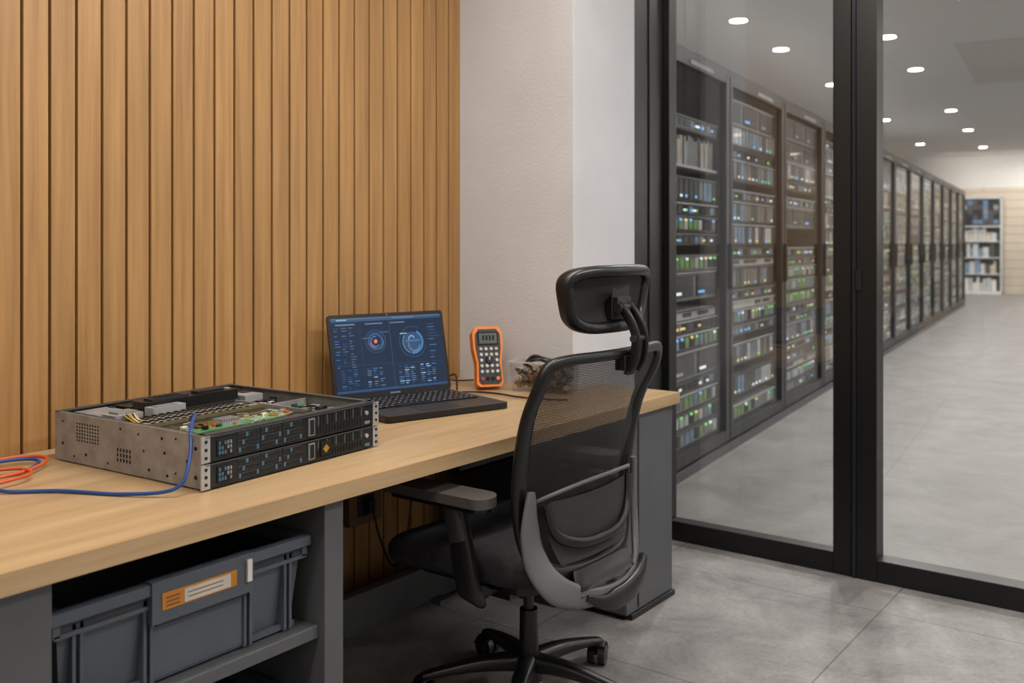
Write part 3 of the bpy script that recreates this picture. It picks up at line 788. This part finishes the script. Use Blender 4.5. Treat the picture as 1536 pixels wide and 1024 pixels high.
R(sx0 + .01, sy0 + .092, sx0 + .215, sy0 + .0928, 'ui4'); R(sx0 + .235, sy0 + .086, sx1 - .01, sy0 + .0868, 'ui4')
R(sx0 + .108, sy0 + .01, sx0 + .1086, sy1 - .026, 'ui4')
ur = random.Random(11)
for i in range(16):
    yy = sy1 - .034 - i * .009
    for k in range(3):
        xx = sx0 + .008 + k * .028
        if ur.random() < .6: R(xx, yy, xx + ur.uniform(.008, .022), yy + .0018, ur.choice(['ui1', 'ui5', 'ui5', 'ui4']))
for i in range(12):
    yy = sy1 - .035 - i * .011
    if ur.random() < .8: R(sx1 - .06, yy, sx1 - .06 + ur.uniform(.015, .05), yy + .002, ur.choice(['ui1', 'ui4', 'ui5']))
for bx_ in (.02, .12, .245, .335):
    for i in range(9):
        for k in range(3):
            if ur.random() < .8: R(sx0 + bx_ + k * .024, sy0 + .016 + i * .0075, sx0 + bx_ + k * .024 + ur.uniform(.01, .020), sy0 + .0186 + i * .0075, ur.choice(['ui1', 'ui2', 'ui5', 'ui5', 'ui4'] if bx_ > .1 else ['ui4', 'ui4', 'ui1']))
c1 = (sx0 + .165, sy1 - .085, z1)
b.ring(c1, (0, 0, 1), .039, .0398, 'ui1'); b.ring(c1, (0, 0, 1), .022, .032, 'ui4'); b.ring(c1, (0, 0, 1), .016, .019, 'ui1', a0=.5, a1=4.8)
b.ring((c1[0], c1[1], z2), (0, 0, 1), .0, .007, 'ui3'); b.ring((c1[0], c1[1], z2), (0, 0, 1), .021, .023, 'ui3', a0=2.5, a1=4.0); b.ring((c1[0], c1[1], z2), (0, 0, 1), .030, .032, 'ui5', a0=4.4, a1=5.6)
R(c1[0] - .05, c1[1] + .012, c1[0] - .02, c1[1] + .014, 'ui5'); R(c1[0] + .02, c1[1] + .03, c1[0] + .055, c1[1] + .032, 'ui1')
c2 = (sx0 + .315, sy1 - .095, z1)
b.ring(c2, (0, 0, 1), .054, .0548, 'ui1', a0=.2, a1=5.2); b.ring(c2, (0, 0, 1), .0, .036, 'ui4')
b.ring((c2[0], c2[1], z2), (0, 0, 1), .038, .043, 'ui5', a0=1.7, a1=3.6); b.ring((c2[0], c2[1], z2), (0, 0, 1), .036, .044, 'ui1', a0=3.7, a1=6.6)
b.ring((c2[0] + .004, c2[1] - .010, z2), (0, 0, 1), .020, .025, 'ui5', a0=2, a1=5.4); b.ring((c2[0] - .004, c2[1] + .010, z2), (0, 0, 1), .010, .013, 'ui2', a0=-.6, a1=2.6)
R(c2[0] - .03, c2[1] + .002, c2[0] + .03, c2[1] + .006, 'ui5', z2); R(c2[0] - .05, c2[1] + .03, c2[0] - .02, c2[1] + .033, 'ui2', z2)
R(LW / 2 - .02, .008, LW / 2 + .02, .013, 'ui5', .0042)
b.cyl((LW / 2, SH - .007, .0038), (LW / 2, SH - .007, .0046), .002, .002, 'steel', 10)
b.obj('laptop_screen', 0.0008, 1, parent=lap)
b = B(LF)
b.cyl((.05, LD - .004, .020), (.12, LD - .004, .020), .007, .007, 'blackpl', 12); b.cyl((LW - .12, LD - .004, .020), (LW - .05, LD - .004, .020), .007, .007, 'blackpl', 12)
b.obj('laptop_hinge', parent=lap)

# ------------------------------------------------------------------ multimeter
MF = frame((0.262, 2.845, 0.75), (0.60, 0.80), (-0.80, 0.60))
MT = MF @ Matrix.Translation((0, 0, .0145)) @ Matrix.Rotation(math.radians(90 - 16), 4, 'X')
b = B(MT)   # x right, y up, z toward viewer
def mmpoly(g):
    w0, w1 = .052 + g, .058 + g
    return [(-w0, -g + .012), (-w0 + .012, -g), (w0 - .012, -g), (w0, -g + .012), (w0 - .004, .09), (w1, .15), (w1, .208 + g), (w1 - .016, .230 + g), (-w1 + .016, .230 + g), (-w1, .208 + g), (-w1, .15), (-w0 + .004, .09)]
b.prism(mmpoly(0), -.045, .002, 'mmorange')
b.prism([(x * .84, y * .91 + .010) for x, y in mmpoly(0)], .002, .006, 'darkpl')
b.box((-.040, .158, .006), (.040, .208, .008), 'hole'); b.box((-.035, .163, .008), (.035, .203, .0086), 'lcd')
for i in range(4): b.box((-.022 + i * .013, .175, .0087), (-.014 + i * .013, .195, .009), 'hole')
for r_ in range(5):
    for c_ in range(4):
        if r_ == 2 and c_ in (1, 2): continue
        b.cyl((-.03 + c_ * .02, .143 - r_ * .0215, .006), (-.03 + c_ * .02, .143 - r_ * .0215, .0095), .0066, .0058, 'u_lt' if (r_ + c_) % 3 else 'u_pp', 12)
b.cyl((0, .100, .006), (0, .100, .013), .0145, .012, 'blackpl', 20); b.box((-.0015, .100, .013), (.0015, .113, .0145), 'white')
for i, k in enumerate(('red', 'hole', 'hole', 'mmorange')): b.cyl((-.03 + i * .02, .030, .006), (-.03 + i * .02, .030, .009), .007, .007, k, 14)
b.add([(-.03, .15, -.045), (.03, .15, -.045), (.03, .0155, -.090), (-.03, .0155, -.090), (-.03, .15, -.049), (.03, .15, -.049), (.03, .0165, -.094), (-.03, .0165, -.094)],
      [(0, 1, 2, 3), (7, 6, 5, 4), (0, 4, 5, 1), (1, 5, 6, 2), (2, 6, 7, 3), (3, 7, 4, 0)], 'mmorange')
b.obj('multimeter', 0.004, 3)
cable('test_lead', [(.21, 2.71, .765), (.17, 2.75, .81), (.12, 2.77, .80), (.06, 2.84, .775), (.03, 2.93, .758), (.06, 2.99, .756)], .0035, 'blackpl')
cable('test_lead.001', [(.225, 2.72, .757), (.28, 2.755, .757), (.36, 2.765, .757), (.46, 2.75, .757), (.56, 2.76, .757), (.64, 2.80, .757)], .0035, 'blackpl')

# ------------------------------------------------------------------ parts box
CF = frame((0.335, 2.865, 0.752), (0.97, 0.22), (-0.22, 0.97))
box = bpy.data.objects.new('parts_container', None); COL.objects.link(box)
b = B(CF)
cw, cd, ch = .235, .125, .112
def wall4(z0, z1, i0, i1):
    p = [(i0, i0, z0), (cw - i0, i0, z0), (cw - i0, cd - i0, z0), (i0, cd - i0, z0), (i1, i1, z1), (cw - i1, i1, z1), (cw - i1, cd - i1, z1), (i1, cd - i1, z1)]
    b.add(p, [(i, (i + 1) % 4, 4 + (i + 1) % 4, 4 + i) for i in range(4)], 'clearpl')
wall4(0, ch, .008, 0); b.quad([(.008, .008, 0.001), (cw - .008, .008, 0.001), (cw - .008, cd - .008, 0.001), (.008, cd - .008, 0.001)], 'clearpl')
for a0, a1 in (((-.005, -.005), (cw + .005, .002)), ((-.005, cd - .002), (cw + .005, cd + .005)), ((-.005, .002), (.002, cd - .002)), ((cw - .002, .002), (cw + .005, cd - .002))):
    b.box((a0[0], a0[1], ch - .005), (a1[0], a1[1], ch), 'tubrim')
b.obj('tub', parent=box)
b = B(CF)
pr = random.Random(9)
for i in range(380):
    s_ = pr.uniform(.010, .026); zz = pr.uniform(.006, .076)
    x_, y_ = pr.uniform(.020, cw - .020), pr.uniform(.020, cd - .020)
    X = Matrix.Translation((x_, y_, zz + .008)) @ Matrix.Rotation(pr.uniform(0, 3), 4, (pr.random(), pr.random(), pr.random() + .1))
    k = pr.choice(['brass', 'u_pp', 'darkpl', 'brownbox', 'zinc', 'blackpl', 'brass', 'gold'])
    if i % 3: b.box((-s_ / 2, -s_ / 3, -s_ / 4), (s_ / 2, s_ / 3, s_ / 4), k, X)
    else: b.cyl((-s_ / 2, 0, 0), (s_ / 2, 0, 0), s_ / 3, s_ / 3, k, 8, X)
b.sweep([(.04, .05, .09), (.07, .06, .124), (.12, .05, .118), (.18, .07, .10)], .011, .008, 'blackpl', n=8)
b.sweep([(.03, .08, .09), (.09, .03, .118), (.14, .085, .112), (.19, .05, .085)], .006, .006, 'darkpl', n=8)
b.obj('small_parts', parent=box)

# ------------------------------------------------------------------ office chair
ch_ = bpy.data.objects.new('office_chair', None); COL.objects.link(ch_)
CX, CY = 0.87, 2.25
def interp(tab, z):
    for (a, va), (c, vc) in zip(tab, tab[1:]):
        if z <= c:
            t = max(0, (z - a) / (c - a)); t = t * t * (3 - 2 * t)
            return va + (vc - va) * t
    return tab[-1][1]
XC = [(.38, 1.105), (.50, 1.085), (.63, 1.08), (.80, 1.115), (1.0, 1.19)]
def bx(y, z): return interp(XC, z) - .05 * (y / .27) ** 2
def bp(y, z, off=0): return (bx(y, z) + off, CY + y, z)
half = [(0, .425), (.14, .43), (.215, .465), (.255, .55), (.272, .68), (.284, .84), (.294, .94), (.284, .988), (.235, 1.006), (.10, 1.010)]
hw_ = [.022, .024, .026, .028, .027, .024, .021, .018, .015, .014]
loop = half + [(0, 1.010)] + [(-y, z) for y, z in half[1:]][::-1]
lw_ = hw_ + [.014] + hw_[1:][::-1]
b = B()
b.sweep([bp(y, z) for y, z in loop], lw_, [.014] * len(loop), 'blackpl', ref=(1, 0, 0), n=12, closed=True, sub=6, power=.7)
b.obj('back_frame', parent=ch_)
HW = [(.425, .18), (.465, .215), (.55, .255), (.68, .272), (.84, .284), (.94, .292), (1.008, .268)]
def backsurf(zlo, zhi):
    def f(u, v):
        z = zlo + (zhi - zlo) * v; y = (u * 2 - 1) * interp(HW, z); return bp(y, z, -.004)
    return f
b = B(); b.grid(backsurf(.44, 1.006), 24, 40, 'net'); b.obj('back_mesh', parent=ch_)
b = B()
def lumb(u, v):
    y = (u * 2 - 1) * .215 * (1 - .25 * (1 - v) ** 2); z = .46 + .17 * v; return (bx(y, z) + .022, CY + y, z)
b.grid(lumb, 20, 14, 'net2'); b.obj('lumbar_mesh', parent=ch_)
b = B()
b.sweep([bp(-.235, .625, .0), bp(-.20, .65, .03), bp(-.08, .668, .035), bp(.08, .668, .035), bp(.20, .655, .03), bp(.235, .635, .0)], .006, .005, 'chairgrey', ref=(1, 0, 0), n=10)
b.sweep([bp(-.21, .63, .03), bp(-.18, .545, .03), bp(-.08, .505, .035), bp(.08, .505, .035), bp(.18, .545, .03), bp(.21, .63, .03)], .015, .008, 'blackpl', ref=(1, 0, 0), n=10)
b.obj('lumbar_support', parent=ch_)
b = B()
bow = [(-.262, .668), (-.264, .57), (-.248, .485), (-.20, .41), (-.11, .372), (0, .362), (.11, .366), (.20, .39), (.250, .46), (.266, .56), (.252, .67)]
b.sweep([(bx(y, z) + .030 + (0.012 if abs(y) < .2 else 0), CY + y, z) for y, z in bow], [.012, .038, .044, .040, .028, .018, .018, .018, .016, .014, .008], .008, 'chairgrey', ref=(1, 0, 0), n=12, power=.7)
b.obj('back_bow', parent=ch_)
b = B()
b.sweep([(.90, CY, .355), (1.0, CY, .35), (1.08, CY, .355), (1.125, CY, .385), (1.11, CY, .44)], [.10, .10, .13, .15, .13], [.022, .024, .028, .026, .018], 'blackpl', ref=(0, 0, 1), n=12, power=.6)
sh = [(-.12, .375), (-.06, .350), (0, .340), (.10, .340), (.18, .354), (.235, .39)]
b.sweep([(bx(y, z) + .048, CY + y, z) for y, z in sh], [.008, .018, .030, .034, .030, .012], [.008, .014, .018, .018, .016, .010], 'blackpl', ref=(1, 0, 0), n=12, power=.6)
b.box((.74, CY - .10, .335), (.99, CY + .10, .392), 'blackpl')
b.box((.78, CY - .13, .315), (.90, CY + .13, .345), 'blackpl')
b.cyl((.80, CY - .30, .350), (.80, CY - .12, .350), .006, .006, 'blackpl')
b.box((.785, CY - .33, .343), (.82, CY - .29, .356), 'blackpl')
b.obj('tilt_mechanism', 0.006, 3, parent=ch_)
# seat cushion
SXC, SXR = .795, .285
b = B()
def seatf(top):
    def f(u, v):
        a = 2 * math.pi * u; r = math.sin(v * math.pi / 2)
        c, s_ = math.cos(a), math.sin(a)
        e = 2 / 5.0
        ex = math.copysign(abs(c) ** e, c) * SXR; ey = math.copysign(abs(s_) ** e, s_) * .270
        x = SXC + ex * r; y = CY + ey * r * (1 - .05 * (x - SXC) / .25)
        edge = max(0, 1 - r ** 10)
        droop = -.026 * max(0, (.70 - x) / .18) ** 2
        if top: z = .432 + .046 * edge ** .5 + droop + .012 * (abs(y - CY) / .25) ** 2
        else: z = .432 - .048 * edge ** .5 + droop
        if v > .999: z = .432 + droop
        return (x, y, z)
    return f
b.grid(seatf(True), 80, 24, 'fabric'); b.grid(seatf(False), 80, 20, 'fabric')
b.obj('seat', parent=ch_)
b = B(); b.prism(rrect(.82, CY, .21, .215, .06), .372, .395, 'blackpl'); b.obj('seat_pan', 0.008, 3, parent=ch_)
for sgn, nm in ((-1, 'armrest_left'), (1, 'armrest_right')):
    b = B()
    yy = CY + sgn * .305
    b.prism([(x, y + sgn * .018 * ((x - .80) / .18) ** 2) for x, y in rrect(.80, yy, .188, .048, .044, 8)], .628, .654, 'armpad')
    b.prism(rrect(.80, yy, .168, .036, .034, 8), .610, .628, 'blackpl')
    b.sweep([(.885, CY + sgn * .17, .368), (.89, CY + sgn * .26, .362), (.895, CY + sgn * .297, .385), (.885, yy, .45), (.865, yy, .54), (.84, yy, .620)], [.034, .034, .036, .038, .034, .042], [.012, .014, .018, .018, .016, .022], 'blackpl', ref=(0, 1, 0), n=12, power=.6)
    b.sweep([(.872, yy, .52), (.85, yy, .59), (.842, yy, .62)], [.030, .030, .036], .023, 'darkpl', ref=(0, 1, 0), n=12, power=.6)
    b.obj(nm, 0.008, 4, parent=ch_)
# headrest
def hp(a, off=0, sc=1.0):
    c, s_ = math.cos(a), math.sin(a); e = .45
    v = math.copysign(abs(s_) ** e, s_); u = math.copysign(abs(c) ** e, c)
    z = 1.155 + .076 * v * sc
    y = u * (.190 + .024 * v) * sc
    x = 1.170 + .012 * v - 1.2 * y * y + off
    return (x, CY + y, z)
b = B()
b.sweep([hp(2 * math.pi * i / 40) for i in range(40)], .016, .024, 'blackpl', ref=(1, 0, 0), n=12, closed=True, sub=2, power=.8)
def hs(off, pin):
    def f(u, v):
        p = hp(2 * math.pi * u, off, max(v, .001)); return (p[0] + pin * (1 - v * v), p[1], p[2])
    return f
b.grid(hs(.006, -.02), 48, 8, 'padfill'); b.grid(hs(-.012, -.018), 48, 8, 'padfill')
b.obj('headrest', parent=ch_)
b = B()
HC = CY + .012
b.box((1.145, HC - .045, 1.10), (1.170, HC + .045, 1.20), 'blackpl')
b.box((1.165, HC - .035, 1.125), (1.182, HC + .035, 1.16), 'darkpl')
for s_ in (-.022, .022):
    b.sweep([(1.165, HC + s_, 1.145), (1.200, HC + s_, 1.115), (1.228, HC + s_, 1.06), (1.224, HC + s_, 1.00), (1.205, HC + s_, .965)], .014, .006, 'blackpl', ref=(0, 1, 0), n=10, power=.7)
b.cyl((1.18, HC - .036, 1.13), (1.18, HC + .036, 1.13), .013, .013, 'darkpl')
b.cyl((1.226, HC - .032, 1.05), (1.226, HC + .032, 1.05), .010, .010, 'darkpl')
b.sweep([(1.226, HC, 1.06), (1.220, HC, 1.0), (1.198, HC, .955)], [.02, .024, .03], .008, 'blackpl', ref=(1, 0, 0), n=10, power=.7)
b.box((1.176, HC - .042, .965), (1.208, HC + .042, 1.005), 'blackpl')
b.obj('headrest_bracket', 0.004, 2, parent=ch_)
# base
b = B()
b.cyl((CX, CY, .045), (CX, CY, .125), .040, .032, 'blackpl', 28)
b.cyl((CX, CY, .125), (CX, CY, .25), .028, .026, 'blackpl', 28)
b.cyl((CX, CY, .25), (CX, CY, .335), .015, .015, 'darkpl', 24)
for k in range(5):
    a = math.radians(80 + 72 * k); c, s_ = math.cos(a), math.sin(a)
    def q(r, z): return (CX + c * r, CY + s_ * r, z)
    b.sweep([q(.02, .098), q(.12, .098), q(.22, .086), q(.305, .070)], [.030, .025, .021, .017], [.026, .020, .014, .010], 'blackpl', ref=(0, 0, 1), n=12, power=.6)
    b.cyl(q(.297, .03), q(.297, .07), .008, .008, 'blackpl', 12)
    tx, ty = math.cos(a + .5), math.sin(a + .5)
    w = Vector(q(.297, .0315))
    for sg in (-1, 1):
        p0 = w + Vector((-ty, tx, 0)) * .006 * sg; p1 = w + Vector((-ty, tx, 0)) * .027 * sg
        b.cyl(p0, p1, .031, .029, 'blackpl', 24)
        b.cyl(p1, p1 + Vector((-ty, tx, 0)) * .001 * sg, .014, .014, 'darkpl', 16)
    b.sweep([w + Vector((tx, ty, 0)) * .035 + Vector((0, 0, .004)), w + Vector((tx, ty, 0)) * .02 + Vector((0, 0, .031)), w + Vector((0, 0, .037)), w - Vector((tx, ty, 0)) * .02 + Vector((0, 0, .031))], .027, .004, 'blackpl', ref=(0, 0, 1), n=8)
b.obj('chair_base', parent=ch_)

# ------------------------------------------------------------------ lights
def area(name, loc, sx, sy, power, col, rot=(0, 0, 0)):
    ld = bpy.data.lights.new(name, 'AREA'); ld.shape = 'RECTANGLE'; ld.size = sx; ld.size_y = sy; ld.energy = power; ld.color = col
    o = bpy.data.objects.new(name, ld); COL.objects.link(o); o.location = loc; o.rotation_euler = rot
warm = (1.0, 0.94, 0.86)
area('ceiling_light_panel', (1.15, 1.6, 2.97), 0.3, 2.0, 48, warm)
area('ceiling_light_panel.001', (2.9, 2.6, 2.97), 0.3, 1.8, 60, (1.0, .98, .95))
area('ceiling_light_panel.002', (1.6, -1.0, 2.97), 0.3, 2.0, 30, warm)
area('ceiling_light_panel.003', (3.5, -1.0, 2.97), 0.3, 2.0, 12, warm)
w = bpy.data.worlds.new('World'); bpy.context.scene.world = w; w.use_nodes = True
w.node_tree.nodes['Background'].inputs[0].default_value = (.6, .62, .65, 1); w.node_tree.nodes['Background'].inputs[1].default_value = .3

# ------------------------------------------------------------------ camera
cd_ = bpy.data.cameras.new('camera'); cam = bpy.data.objects.new('camera', cd_); COL.objects.link(cam)
cam.location = (2.5, 0, 1.304); cam.rotation_euler = (math.radians(90), 0, math.radians(36.92))
cd_.sensor_width = 36; cd_.lens = 1440 / 1536 * 36; cd_.shift_y = -147 / 1536
cd_.clip_start = .05; cd_.clip_end = 100
cd_.dof.use_dof = True; cd_.dof.focus_distance = 2.55; cd_.dof.aperture_fstop = 3.2
bpy.context.scene.camera = cam
